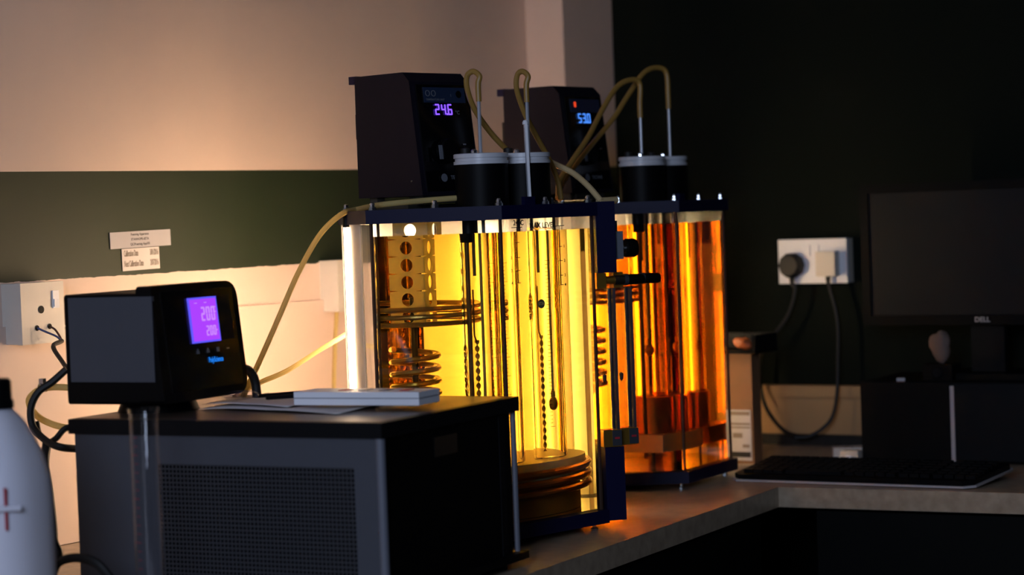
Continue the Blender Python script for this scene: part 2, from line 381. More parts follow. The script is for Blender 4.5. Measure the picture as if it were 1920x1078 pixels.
    # cylinder stand and base coil
    if front:
        MB().lathe([(0, .098), (.146, .098), (.146, .112), (0, .112)], 48).build('cylinder_stand', 'perf_plate', T)
        MB().lathe([(.138, .086), (.146, .086), (.146, .0975), (.138, .0975)], 48, closed=True).build('stand_ring', 'perf_plate', T)
        MB().lathe([(0, ZB1 + .0015), (.135, ZB1 + .0015), (.135, .092), (0, .092)], 48).build('base_drum', 'amber_block', T)
        for k in range(3):
            z = .056 + .0145 * k
            c = [(.152 * math.cos(a), .152 * math.sin(a), z + .0145 * a / (2 * math.pi)) for a in [j * 2 * math.pi / 48 for j in range(49)]]
            MB().sweep(c, .0058, 10).build('base_coil', 'copper', T)
        for k in range(4):
            a = k * math.pi / 2 + .5; MB().cyl((.11 * math.cos(a), .11 * math.sin(a), ZB1), (.11 * math.cos(a), .11 * math.sin(a), .098), .005, 10).build('stand_leg', 'steel_dark', T)
    else:
        MB().box((-.10, -.13, .062), (.02, -.05, .092)).bevel(.003).build('cylinder_stand', 'perf_plate', T)
        MB().box((.045, -.13, .062), (.15, -.05, .092)).bevel(.003).build('cylinder_stand', 'copper', T)
        for x in (-.045, .045): MB().lathe([(0, .0925), (.036, .0925), (.036, .155), (0, .155)], 32, Matrix.Translation((x, -.086, 0))).build('cylinder_base', 'copper', T)
        for (x, y) in ((-.08, -.1), (.13, -.1), (-.02, -.07), (.06, -.07)): MB().cyl((x, y, ZB1), (x, y, .062), .004, 8).build('stand_leg', 'steel_dark', T)
    # black gasket plate on the lid and rubber grommets
    MB().box((-.10, .02, ZT1), (.01, .115, ZT1 + .006)).bevel(.001, 1).build('gasket_plate', 'olive', T)
    MB().box((-.01, -.135, ZT1), (.012, -.128, ZT1 + .012)).build('lid_bracket', 'navy', T)
    for x, y in ((-.06, -.06), (.085, -.06), (.13, .01)): MB().lathe([(0, 0), (.007, 0), (.007, .006), (0, .008)], 12, Matrix.Translation((x, y, ZT1))).build('plug', 'black_rubber', T)
    return T
LAMP_POS = ((-.045, AP + .022, .006), (.05, AP + .022, .006))
def perf_tube(T):                                   # square perforated guard round the pump, round holes in each side
    w, h, cols, rows = .056, .125, 1, 5
    for k in (0, 3):
        bm = bmesh.new(); p = .0255; hr = .0098; n = 16
        for r_ in range(-1, 5):
            cz = .345 + p * (r_ + .5) - .0
            loop_o, loop_i = [], []
            for j in range(n):
                a = 2 * math.pi * j / n; c, s_ = math.cos(a), math.sin(a); q = max(abs(c) / (w / 2), abs(s_) / (p / 2))
                loop_o.append(bm.verts.new((c / q, 0, cz + s_ / q))); loop_i.append(bm.verts.new((c * hr, 0, cz + s_ * hr)))
            for j in range(n): bm.faces.new((loop_o[j], loop_o[(j + 1) % n], loop_i[(j + 1) % n], loop_i[j]))
        g = bmesh.ops.extrude_face_region(bm, geom=bm.faces[:])
        bmesh.ops.translate(bm, vec=(0, .0015, 0), verts=[v for v in g['geom'] if isinstance(v, bmesh.types.BMVert)])
        b = MB(); b.bm.free(); b.bm = bm
        b.build('perforated_plate', 'ptfe', T, Matrix.Translation((-.078, .026, 0)) @ Matrix.Rotation(R(90 * k + 24), 4, 'Z') @ Matrix.Translation((0, -w / 2, 0)))

FB_LOC, FB_RZ = Vector((2.8127, 1.9053, ZC)), R(-11.3)
RB_LOC, RB_RZ = Vector((3.4245, 2.005, ZC)), R(3.5)
FB = bath('hexagonal bath of bright yellow liquid with navy frame, nearer to the chiller', FB_LOC, FB_RZ, 'oil_yellow', 'lamp_front', True)
RB = bath('hexagonal bath of deep orange liquid with navy frame, beside the cardboard box', RB_LOC, RB_RZ, 'oil_orange', 'lamp_rear', False)
MF = Matrix.Translation(FB_LOC) @ Matrix.Rotation(FB_RZ, 4, 'Z')
MR = Matrix.Translation(RB_LOC) @ Matrix.Rotation(RB_RZ, 4, 'Z')

# printing on the front pane of the yellow bath
PF = lambda x, z: frame((x, -AP - .0006, z), (1, 0, 0), (0, 0, 1))
text('24°C', .0105, 'print', FB, PF(-.062, .4655)); text('MAX LEVEL', .0108, 'print', FB, PF(-.012, .4605))
b = MB()
for x, zs in ((-.066, (.459, .4375, .4155, .397, .379)), (.024, (.459, .4285, .4075, .386, .372))):
    b.box((x - .0005, -AP - .0008, zs[-1]), (x + .0005, -AP - .0004, zs[0]))
    for k, z in enumerate(zs):
        w = .011 if k == 0 else .005; b.box((x - w, -AP - .0008, z - .0005), (x + w * (1 if k == 0 else .9), -AP - .0004, z + .0005))
b.build('scale_print', 'print', FB)
for x, zs in ((-.079, (.4155, .397, .379)), (.033, (.4285, .4075, .386, .372))):
    for k, z in enumerate(zs): text(str(k + 1 + (x < 0)), .006, 'print', FB, PF(x, z))

# flowmeter station on the right-hand face of the yellow bath
V3 = HV[3]; D4 = Vector((.5, .866)); N4 = Vector((.866, -.5))
M4 = Matrix(((N4.x, D4.x, 0, V3.x), (N4.y, D4.y, 0, V3.y), (0, 0, 1, 0), (0, 0, 0, 1)))     # x = outwards, y = along the face
MB().box((.004, -.004, .386), (.034, .12, ZT1 + .001)).bevel(.0015, 1).build('upper_housing', 'navy', FB, M4)
MB().box((.006, -.004, .014), (.036, .12, .124)).bevel(.0015, 1).build('lower_housing', 'navy', FB, M4)
MB().box((.006, .06, .124), (.0075, .12, .386)).build('back_plate', 'charcoal', FB, M4)
for (x, y) in ((.014, .006), (.046, .022)):
    lb = MB().box((x - .010, y - .010, .1245), (x + .019, y + .012, .150)).bevel(.001, 1).build('lower_block', 'brass', FB, M4)
    MB().box((x + .004, y - .0112, .126), (x + .0185, y - .0101, .149)).bevel(.0004, 1).build('maker_plate', 'grey_dark', lb)
    MB().box((x + .0075, y - .0118, .136), (x + .015, y - .0112, .139)).build('red_print', 'red_ink', lb)
    MB().box((x - .012, y - .010, .362), (x + .003, y + .012, .3855)).bevel(.001, 1).build('upper_block', 'brass', FB, M4)
    MB().lathe([(.0045, .150), (.0065, .150), (.0065, .362), (.0045, .362)], 16, Matrix.Translation((x - .002, y, 0)), closed=True).build('flow_tube', 'thin_glass', FB, M4)
    MB().cyl((x + .010, y, .150), (x + .010, y, .362), .0032, 10).build('guide_rod', 'steel', FB, M4)
    MB().box((x + .014, y - .008, .150), (x + .017, y + .010, .362)).build('side_rail', 'grey_dark', FB, M4)
    MB().lathe([(0, .22), (.003, .224), (.0035, .232), (0, .234)], 12, Matrix.Translation((x - .002, y, 0))).build('float', 'steel', FB, M4)
    zv = .374
    v = MB().cyl((x + .004, y, zv), (x + .019, y, zv), .0062, 12).build('valve_nut', 'brass', FB, M4)
    MB().cyl((x + .019, y, zv), (x + .034, y, zv), .0072, 12).build('valve_body', 'steel_dark', v)
    MB().cyl((x + .034, y, zv), (x + .040, y, zv), .0085, 12).build('valve_collar', 'grey_dark', v)
    MB().lathe([(0, 0), (.0078, 0), (.0078, .022), (.006, .025), (0, .025)], 16, M=frame((x + .040, y, zv), (0, 1, 0), (0, 0, 1))).build('valve_knob', 'black', v)
rg = MB().box((.0345, .006, .405), (.049, .03, .447)).bevel(.002).build('regulator_body', 'grey_badge', FB, M4)
MB().box((.0345, .008, .447), (.041, .026, .463)).build('regulator_cap', 'grey_dark', rg)
MB().cyl((.049, .016, .421), (.054, .016, .421), .006, 12).build('stem', 'steel', rg)
MB().lathe([(0, 0), (.0125, 0), (.0142, .002), (.0142, .015), (.012, .019), (0, .019)], 24, M=frame((.054, .016, .421), (0, 1, 0), (0, 0, 1))).build('regulator_knob', 'black', rg)

# ------------------------------------------------------------------ foam cylinders (two in each bath)
GC = 'graduated cylinders standing in the baths'
def foam_cylinder(label, M, rodtop, zbot, ball=.192, spiral=True, rx=0., ry=0.):
    loc = M.translation
    T = thing('foam_cylinder', label, 'cylinder', (loc.x, loc.y, ZC), M.to_euler().z, GC)
    MB().lathe([(0, zbot), (.029, zbot), (.031, zbot + .002), (.031, ZL - .0004), (0, ZL - .0004)], 40).build('glass_tube', 'cyl_glass', T)
    MB().lathe([(.0295, ZL - .0003), (.031, ZL - .0003), (.031, .545), (.0295, .545)], 40, closed=True).build('glass_neck', 'thin_glass', T)
    MB().lathe([(.0315, ZT1 + .0003), (.0395, ZT1 + .0003), (.0395, .553), (.0315, .553)], 40, closed=True).build('collar', 'black', T)
    MB().lathe([(0, .5535), (.0405, .5535), (.0405, .558), (.0385, .5585), (.0385, .5625), (.0405, .563), (.0405, .5685), (.039, .5695), (0, .5695)], 40).build('lid', 'delrin', T)
    MB().sweep([(rx, ry, ball + .013), (rx, ry, rodtop)], .0028, 10).build('air_tube', 'steel_pale', T)
    MB().lathe([(0, ball - .010)] + [(.0105 * math.cos(a), ball + .0105 * math.sin(a)) for a in [k * math.pi / 10 for k in range(-4, 5)]] + [(.005, ball + .0105), (.005, ball + .018), (.003, ball + .02), (0, ball + .02)], 20, Matrix.Translation((rx, ry, 0))).build('diffuser_stone', 'coil_metal', T)
    MB().sweep([(-.012, .004, .39), (-.012, .004, .56)], [.003, .003], 10).build('probe', 'grey_badge', T)
    if spiral:
        b = MB(); prev = None                       # flat ribbon twisted along its length
        for k in range(140):
            z = .122 + k * .00125; a = k * .36; q = Vector((.0042 * math.cos(a), .0042 * math.sin(a), 0)); c = Vector((-.010, .006, z))
            row = [b.bm.verts.new(c + q * f) for f in (-1, 1)]
            if prev: b.bm.faces.new((prev[0], prev[1], row[1], row[0]))
            prev = row
        o = b.build('twisted_ribbon', 'coil_metal', T); md = o.modifiers.new('thickness', 'SOLIDIFY'); md.thickness = .0012; md.offset = 0
        MB().sweep([(-.010, .006, .292), (-.0155, .006, .302), (-.0155, .006, .37)], .0016, 6).build('outlet_tube', 'rod_brown', T)
    MB().lathe([(0, 0), (.007, 0), (.007, .008), (0, .010)], 14, Matrix.Translation((-.012, .02, .5695))).build('lid_stopper', 'black_rubber', T)
    MB().lathe([(0, 0), (.005, 0), (.005, .004), (.003, .006), (0, .0065)], 8, Matrix.Translation((-.022, -.008, .5695))).build('lid_nut', 'steel', T)
    b = MB()
    for k in range(46):
        z = .16 + k * .0055; w = .009 if k % 5 == 0 else .005
        for j in range(3):
            a0 = R(-118) + (w / .031) * (j / 3); a1 = a0 + (w / .031) / 3; r = .0313
            v = [b.bm.verts.new((r * math.cos(a), r * math.sin(a), zz)) for a, zz in ((a0, z), (a1, z), (a1, z + .0007), (a0, z + .0007))]; b.bm.faces.new(v)
    b.build('graduations', 'print', T)['kind'] = 'stuff'
    if spiral and rx:
        a = R(226); MD = frame((.0316 * math.cos(a), .0316 * math.sin(a), .344), (-math.sin(a), math.cos(a), 0), (0, 0, 1))
        bd = MB().lathe([(0, 0), (.0068, 0), (.0068, .0004), (0, .0004)], 24, MD).build('round_badge', 'badge_blue', T)
        text('STA', .0062, 'white_plastic', bd, MD @ Matrix.Translation((0, 0, .0006)))
    return T
for Mx, nm in ((MF, 'f'), (MR, 'r')):
    for sx in (-1, 1):
        M = Mx @ Matrix.Translation((sx * .0452, -.082, 0))
        lab = {('f', -1): 'foam test cylinder with black collar in the yellow bath, beside the heater head', ('f', 1): 'foam test cylinder with black collar in the yellow bath, behind the white thermometer',
               ('r', -1): 'foam test cylinder with black collar in the orange bath, beside the heater head', ('r', 1): 'foam test cylinder with black collar in the orange bath, at its outer corner'}[(nm, sx)]
        foam_cylinder(lab, M, .668 if nm == 'f' else (.655 if sx < 0 else .672), .113 if nm == 'f' else .156, .192 if nm == 'f' else .235, nm == 'f', .012 if sx > 0 else 0, -.006 if (nm, sx) == ('r', 1) else 0)

# ------------------------------------------------------------------ heater heads
def head(label, M, digits, led, red=False):
    T = thing('heater_head', label, 'thermostat', M.translation, M.to_euler().z, 'heater heads on the baths')
    w, d, h, sb = .122, .141, .184, .019              # local: x along the front, y to the back, z up; front leans back by sb
    prof = [(0, 0), (d, 0), (d, h - .012), (d, h), (sb + .016, h), (sb + .002, h - .014)]
    MX = Matrix(((0, 0, 1, 0), (1, 0, 0, 0), (0, 1, 0, 0), (0, 0, 0, 1)))
    MB().prism(prof, 0, w, MX).bevel(.003, 2, 20).build('housing', 'navy_side', T)
    MB().prism([(d - .004, h - .011), (d + .013, h - .011), (d + .013, h + .001), (d - .004, h + .001)], 0, w, MX).bevel(.001, 1).build('lid_lip', 'navy', T)
    vz = Vector((0, sb, h - .012)); vu = vz.normalized()
    PF_ = lambda x, v, off=.0012: frame(Vector((x, 0, 0)) + vu * v + Vector((0, -1, 0)) * off, (1, 0, 0), vu)
    MB().box((.010, .006, -.001), (w - .006, .166, .0015)).bevel(.001, 1).build('front_panel', 'black_gloss', T, PF_(0, 0, 0))
    MB().box((.022, .139, 0), (w - .014, .162, .0008)).build('heading_strip', 'panel_strip', T, PF_(0, 0, .0022))
    segs(digits, .0165, led, T, PF_(.042 if not red else .040, .1205, .0032), wr=.55, th=.13)
    if not red:
        for x in (.030, .042):
            MB().lathe([(.0036, 0), (.0048, 0), (.0048, .0005), (.0036, .0005)], 20, PF_(x, .153, .0034), closed=True).build('badge_ring', 'grey_badge', T)
        MB().lathe([(0, 0), (.0055, 0), (.0055, .0006), (0, .0006)], 20, PF_(.094, .152, .0034)).build('button', 'black', T)
        text('TEMPERATURE UNIT', .0042, 'grey_badge', T, PF_(.045, .1435, .0034)); text('1', .006, 'grey_badge', T, PF_(.078, .150, .0034)); text('°C', .008, 'grey_badge', T, PF_(.088, .124, .0034))
    else:
        segs('8', .009, 'led_red', T, PF_(.032, .148, .0034), wr=.6, th=.2)
    kn = MB().lathe([(0, 0), (.019, 0), (.018, .010), (.016, .012), (0, .012)], 32, PF_(.054, .066, .003)).build('control_knob', 'black', T)
    MB().box((-.0035, -.0105, 0), (.0035, .0105, .001)).bevel(.0012, 1).build('knob_highlight', 'grey_badge', kn, PF_(.034, .064, .0135))  # grey bar modelled in place of the highlight on the knob's side
    MB().box((-.003, -.001, 0), (.003, .001, .0005)).build('mark', 'grey_badge', T, PF_(.095, .076, .0034))
    MB().lathe([(0, 0), (.0062, 0), (.0062, .0006), (0, .0006)], 20, PF_(.045, .026, .0034)).build('badge', 'grey_badge', T)
    text('TECHNE', .008, 'grey_badge', T, PF_(.074, .026, .0034))
    for x, y in ((.02, .02), (w - .02, .02), (.02, d - .02), (w - .02, d - .02)): MB().box((x - .008, y - .008, -.0125), (x + .008, y + .008, 0)).build('mount_foot', 'olive', T)
    MB().box((.02, .006, -.0115), (w - .02, .05, -.0005)).bevel(.002).build('mount_block', 'olive', T)
    pl = MB().box((.01, d, .09), (.045, d + .012, .128)).bevel(.003).build('mains_plug', 'black_rubber', T)
    for k in range(6): MB().box((.014, d, .084 - k * .005), (.036, d + .008 - k * .0006, .0865 - k * .005)).build('strain_rib', 'black_rubber', pl)
    MB().sweep(spline([(.025, d + .004, .085), (.025, d + .008, .05), (.03, d + .012, .01), (.05, d + .01, -.012)]), .003, 8).build('flex', 'black_rubber', pl)
    MB().lathe([(0, 0), (.002, 0), (.0015, .001), (0, .001)], 10, frame((-.0004, .022, .022), (0, -1, 0), (0, 0, 1))).build('screw', 'steel', T)
    return T
head('navy heater head reading 24.6 in violet digits, on the yellow bath', MF @ Matrix.Translation((-.107, -.02, .511 - .0005)), '24.6', 'led_violet')
MH = MR @ Matrix.Translation((-.170, -.010, .511 - .0005)) @ Matrix.Rotation(R(-8), 4, 'Z')
head('navy heater head reading 53.0 in blue digits, on the orange bath', MH, '53.0', 'led_blue', True)

# ------------------------------------------------------------------ hoses on the baths, thermometer
def hose(label, P, r, m, name='rubber_hose', group='rubber hoses of the baths', cat='hose', n=10, k=8):
    return tag(MB().sweep(spline(P, k), r, n).build(name, m), label, cat, group)
def loc(M, x, y, z): return M @ Vector((x, y, z))
top1 = loc(MF, -.0452, -.082, .668); top2 = loc(MF, .0572, -.082, .668)
def dep(p): return (p - CAM).dot(FW)
d1, d2 = dep(top1), dep(top2)
hose('amber rubber hose looping from the steel tube beside the violet 24.6 display', [top1 - Vector((0, 0, .022)), top1 + Vector((0, 0, .004)), at(899, 143, d1), at(888, 134, d1 + .005), at(876, 142, d1 + .01), at(876, 166, d1 + .015), at(890, 205, d1 + .03), at(921, 250, d1 + .06), at(957, 288, d1 + .09), at(985, 320, d1 + .12), at(1005, 352, d1 + .14)], .0042, 'rubber_amber')
hose('amber rubber hose looping from the steel tube behind the white thermometer', [top2 - Vector((0, 0, .022)), top2 + Vector((0, 0, .004)), at(990, 143, d2), at(980, 134, d2 + .005), at(970, 141, d2 + .01), at(969, 168, d2 + .015), at(985, 215, d2 + .03), at(1007, 258, d2 + .05), at(1030, 300, d2 + .07), at(1046, 340, d2 + .08), at(1052, 374, d2 + .08)], .0042, 'rubber_amber')
hose('pale rubber hose arching down to the connector at the yellow bath lid edge', [at(1020, 298, d2 + .09), at(1045, 310, d2 + .08), at(1075, 325, d2 + .06), at(1103, 349, d2 + .03), at(1127, 377, d2 + .01)], .0046, 'rubber_pale')
c0 = at(1122, 377, d2 + .01)
tag(MB().cyl(c0, at(1155, 375, d2 + .04), .0052, 12).build('hose_connector', 'rubber_pale'), 'short pale hose connector lying on the yellow bath lid edge', 'connector')
top3 = loc(MR, -.0452, -.082, .655); top4 = loc(MR, .0572, -.088, .672)
d3, d4 = dep(top3), dep(top4)
hose('amber rubber hose arching low across the blue 53.0 display to the orange bath', [top3 - Vector((0, 0, .018)), top3 + Vector((0, 0, .004)), at(1199, 156, d3), at(1181, 150, d3 - .01), at(1156, 164, d3 - .03), at(1130, 205, d3 - .07), at(1104, 255, d3 - .12), at(1074, 300, d3 - .17), at(1050, 338, d3 - .2), at(1046, 372, d3 - .22)], .0046, 'rubber_amber')
hose('dull amber rubber hose arching highest over to the outer tube of the orange bath', [top4 - Vector((0, 0, .018)), top4 + Vector((0, 0, .004)), at(1249, 136, d4), at(1230, 127, d4 - .01), at(1206, 138, d4 - .03), at(1178, 178, d4 - .06), at(1150, 222, d4 - .1), at(1112, 268, d4 - .16), at(1072, 318, d4 - .22), at(1052, 348, d4 - .26), at(1050, 374, d4 - .28)], .0046, 'rubber_amber')
th = thing('thermometer', 'white stick thermometer leaning on the collars of the yellow bath', 'thermometer')
tb, tt = at(993, 376, d2 - .055), at(985, 232, d2 - .045)
ax = (tt - tb).normalized(); MT = frame(tb, ax.cross(Vector((-.7, .7, 0))), ax)
ln = (tt - tb).length
MB().box((-.0046, 0, -.002), (.0046, ln, .002)).bevel(.0015, 2).build('stem', 'white_plastic', th, MT)
MB().lathe([(0, 0), (.0044, 0), (.0044, .003), (.003, .006), (0, .0068)], 14, M=MT @ frame((0, ln - .001, 0), (1, 0, 0), (0, 0, -1))).build('tip', 'white_plastic', th)
MB().box((-.0004, .01, .0021), (.0004, ln - .006, .0024)).build('mercury_line', 'grey_badge', th, MT)
MB().cyl(tb - ax * .012, tb, .006, 12).build('socket', 'black_rubber', th)
tag(MB().cyl(at(949, 296, dep(loc(MF, 0, -.125, .56))), at(949, 310, dep(loc(MF, 0, -.125, .56))), .0018, 8).build('brass_clip', 'brass'), 'tiny brass clip hanging between the white lids of the yellow bath', 'clip')

# pale yellow tubing towards the chiller
zl = ZT1 + .008
P = [loc(MF, -.02, -.105, zl + .004), loc(MF, -.06, -.075, zl + .006), loc(MF, -.11, -.035, zl + .004), loc(MF, -.16, .01, zl), at(672, 392, 3.42), at(640, 402, 3.36), at(600, 440, 3.33), at(560, 510, 3.3), at(525, 590, 3.26), at(490, 670, 3.22), at(462, 730, 3.2), at(445, 775, 3.18)]
tag(MB().sweep(spline(P), .0042, 10).build('plastic_tubing', 'tube_yellow'), 'pale yellow tubing running from the yellow bath lid down behind the chiller', 'tubing')
P = [at(662, 616, 3.56), at(650, 626, 3.53), at(600, 656, 3.45), at(540, 694, 3.35), at(490, 716, 3.28), at(462, 730, 3.24), at(440, 745, 3.2)]
tag(MB().sweep(spline(P), .0038, 10).build('plastic_tubing', 'tube_yellow'), 'pale yellow tubing rising gently from the chiller to behind the yellow bath', 'tubing')

# ================================================================== CHILLER AND WHAT STANDS ON IT
CH_RZ = R(5.5)
CHR = Vector((2.182, 1.618, ZC))                     # nearest bottom corner; local x = along its dark side, y = across its grille
CH = thing('recirculating_chiller', 'grey recirculating chiller box with fine mesh grille and dark top', 'chiller', CHR, CH_RZ)
MC = Matrix.Translation(CHR) @ Matrix.Rotation(CH_RZ, 4, 'Z')
DX, DY, HT = .352, .462, .232
MB().box((.012, .004, .02), (DX - .004, DY - .004, HT - .018)).build('body', 'charcoal', CH)
MB().box((-.006, -.008, HT - .019), (DX + .006, DY + .006, HT)).bevel(.005, 3).build('top_cover', 'charcoal', CH)
MB().box((.004, .002, HT - .0002), (DX - .004, DY - .004, HT + .0004)).build('top_laminate', 'chiller_top', CH)
MB().box((-.002, -.012, .012), (DX + .012, DY, .022)).bevel(.003).build('base_tray', 'black', CH)
for x, y in ((.03, .03), (DX - .02, .02), (.03, DY - .03), (DX - .03, DY - .03)): MB().cyl((x, y, 0), (x, y, .0125), .013, 14).build('foot', 'black_rubber', CH)
gy0, gy1, gz0, gz1 = .036, .330, .030, .176
fp = MB()
for lo, hi in (((-.001, 0, .022), (.012, gy0, HT - .019)), ((-.001, gy1, .022), (.012, DY, HT - .019)), ((-.001, gy0, gz1), (.012, gy1, HT - .019)), ((-.001, gy0, .022), (.012, gy1, gz0))): fp.box(lo, hi)
fpo = fp.build('front_panel', 'grey_sheet', CH)
MB().box((.0105, gy0, gz0), (.0118, gy1, gz1)).build('grille_backing', 'black', fpo)
g = MB(); pit = .0058
for k in range(int((gy1 - gy0) / pit) + 1): y = gy0 + k * pit; g.box((.0005, y - .0011, gz0), (.002, y + .0011, gz1))
for k in range(int((gz1 - gz0) / pit) + 1): z = gz0 + k * pit; g.box((.0003, gy0, z - .0011), (.0018, gy1, z + .0011))
g.build('grille_mesh', 'grey_dark', fpo, smooth=False)['kind'] = 'stuff'
MB().cyl((.002, -.001, .022), (.002, -.001, HT - .019), .006, 12).build('corner_post', 'edge_grey', CH)
MB().box((.008, -.002, .022), (DX - .016, .005, HT - .019)).build('side_panel', 'black', CH)
MB().box((DX - .046, -.0035, .022), (DX - .030, .0, HT - .019)).build('side_strip', 'charcoal', CH)
MB().cyl((DX + .001, .0, .022), (DX + .001, .0, HT - .019), .004, 10).build('corner_post', 'edge_grey', CH)
MB().box((.13, -.0035, .175), (.19, -.0015, .2)).bevel(.001, 1).build('recess_handle', 'black_gloss', CH)

# temperature controller
CT_RZ = R(5.5); zt = ZC + HT
zt += .0004
CTL = Vector((2.172, 1.950, zt + .0002))
CT = thing('temperature_controller', 'black temperature controller with glowing violet screen and grey side on the chiller', 'controller', CTL, CT_RZ)
w, d, h, rk = .192, .158, .170, .016                 # x along the screen face, y to the back
def rrect(x0, x1, z0, z1, rl, rr, n=6):                # rounded rectangle in x-z, bigger radii on the right
    P = []
    for cx, cz, r, a0 in ((x1 - rr, z0 + rr, rr, -90), (x1 - rr, z1 - rr, rr, 0), (x0 + rl, z1 - rl, rl, 90), (x0 + rl, z0 + rl, rl, 180)):
        for k in range(n + 1):
            a = R(a0 + 90 * k / n); P.append((cx + r * math.cos(a), cz + r * math.sin(a)))
    return P
def loft(P, y0, y1, rake, z0, z1):
    b = MB(); rows = []
    for y, f in ((y0, 1), (y1, 0)):
        rows.append([b.bm.verts.new((x, y + f * rake * (z - z0) / (z1 - z0), z)) for x, z in P])
    n = len(P); b.bm.faces.new(rows[0]); b.bm.faces.new(rows[1][::-1])
    for k in range(n): b.bm.faces.new((rows[0][k], rows[0][(k + 1) % n], rows[1][(k + 1) % n], rows[1][k]))
    return b
loft(rrect(0, w, .017, h, .006, .022), 0, .040, rk, .018, h).bevel(.003, 2, 50).build('front_bezel', 'black', CT)
loft(rrect(.001, w - .004, .016, h - .009, .005, .018), .0395, d, 0, .018, h).bevel(.002, 1, 50).build('housing', 'black', CT)
MB().box((-.0012, .014, .046), (.004, d - .008, h - .013)).bevel(.0008, 1).build('side_panel', 'grey_sheet', CT)
MB().lathe([(0, 0), (.055, 0), (.05, .012), (.048, .02), (0, .02)], 28, Matrix.Translation((.10, .085, 0))).build('swivel_base', 'black', CT)
vu = Vector((0, rk, h - .018)).normalized()
PC_ = lambda x, v, off=.001: frame(Vector((x, 0, .018)) + vu * v + Vector((0, -1, 0)) * off, (1, 0, 0), vu)
MB().box((.018, .012, -.002), (w - .012, .144, .0012)).bevel(.004, 2).build('fascia', 'black_gloss', CT, PC_(0, 0, 0))
MB().box((.138, .074, 0), (.168, .134, .001)).bevel(.0004, 1).build('key_field', 'charcoal', CT, PC_(0, 0, .0022))
scr = MB().box((.054, .051, 0), (.1185, .1115, .0016)).build('screen_frame', 'lcd_edge', CT, PC_(.018, .022, .0022))
MB().box((.057, .0535, .0016), (.1155, .109, .0022)).build('screen', 'lcd_violet', scr)
segs('200', .019, 'lcd_digit', scr, Matrix.Translation((.079, .0795, .0023)), th=.14, gap=.14, wr=.45); 
MB().box((.0935, .0795, .0023), (.0955, .0815, .0028)).build('decimal_point', 'lcd_digit', scr)
segs('C', .008, 'lcd_digit', scr, Matrix.Translation((.1085, .090, .0023)), th=.18)
segs('200', .0135, 'lcd_digit', scr, Matrix.Translation((.0865, .0595, .0023)), th=.14, gap=.14, wr=.45)
MB().box((.1075, .0655, .0023), (.112, .067, .0028)).build('mark', 'lcd_digit', scr)
for x in (.066, .088): MB().box((x, .1035, .0023), (x + .006, .1045, .0028)).build('mark', 'lcd_digit', scr)
for k, x in enumerate((.066, .089, .112, .135)):
    MB().prism([(-.003, -.003), (.003, -.003), (.003, 0), (0, .004), (-.003, 0)] if k < 2 else [(-.0028, -.003), (.0028, -.003), (.0028, .003), (-.0028, .003)] if k == 2 else [(-.003, -.0008), (.003, -.0008), (.003, .0008), (-.003, .0008)], 0, .0006, PC_(x + .016, .062, .0024)).build('button', 'grey_badge', CT)
text('PolyScience', .0098, 'logo_blue', CT, PC_(.121, .049, .0024), sx=.72)
# black hose leaving its right side and dipping to the chiller top
tag(MB().sweep(spline([Vector(CT.location) + Matrix.Rotation(CT_RZ, 3, 'Z') @ Vector(p) for p in ((.18, .012, .047), (.198, .012, .048), (.213, .011, .042), (.222, .010, .027), (.224, .009, .001))]), .0065, 12).build('black_hose', 'black_rubber'), 'short thick black hose curving from the controller down to the chiller top', 'hose')

# papers, bag, pens and the white handset
def sheet(name, pts, m, label, z0, cat, lift=.003, group=None, nx=14, ny=10):
    b = MB(); G = []
    for i in range(nx + 1):
        row = []
        for j in range(ny + 1):
            u, v = i / nx, j / ny
            p = Vector(pts[0]) * (1 - u) * (1 - v) + Vector(pts[1]) * u * (1 - v) + Vector(pts[2]) * u * v + Vector(pts[3]) * (1 - u) * v
            z = z0 + lift * abs(math.sin(3.1 * u + 1.7 * v) * math.cos(2.3 * v - u)) * (abs(u - .5) + abs(v - .5))
            row.append(b.bm.verts.new((p.x, p.y, z)))
        G.append(row)
    for i in range(nx):
        for j in range(ny): b.bm.faces.new((G[i][j], G[i + 1][j], G[i + 1][j + 1], G[i][j + 1]))
    o = b.build(name, m); s = o.modifiers.new('thickness', 'SOLIDIFY'); s.thickness = .0004; s.offset = 1
    return tag(o, label, cat, group)
sheet('paper_sheet', ((2.275, 1.985), (2.255, 1.735), (2.435, 1.76), (2.49, 1.99)), 'paper', 'creased white paper sheet lying flat under the white handset', zt + .0006, 'paper', .006, 'papers on the chiller')
sheet('paper_sheet', ((2.295, 1.995), (2.285, 1.84), (2.43, 1.87), (2.44, 2.0)), 'paper', 'smaller paper sheet with pens and a plastic bag on it', zt + .0052, 'paper', .005, 'papers on the chiller')
def crumple(name, c, sx, sy, sz, m, label, cat, seed, rz=0, z_floor=None):
    bm = bmesh.new(); bmesh.ops.create_icosphere(bm, subdivisions=3, radius=1)
    rnd = random.Random(seed); amp = {}
    for v in bm.verts:
        k = .8 + .3 * abs(math.sin(2.6 * v.co.x + seed) * math.cos(2.2 * v.co.y - seed) + .5 * math.sin(3 * v.co.z)) + rnd.uniform(-.012, .012)
        v.co = Vector((v.co.x * sx * k, v.co.y * sy * k, v.co.z * sz * k))
    lowest = min(v.co.z for v in bm.verts)
    for v in bm.verts: v.co.z -= lowest
    b = MB(); b.bm.free(); b.bm = bm
    return tag(b.build(name, m, None, Matrix.Translation(c) @ Matrix.Rotation(rz, 4, 'Z')), label, cat)
crumple('plastic_bag', Vector((2.315, 1.945, zt + .011)), .016, .030, .006, 'plastic_bag', 'small crumpled clear plastic bag on the papers by the controller', 'plastic bag', 3, R(20))
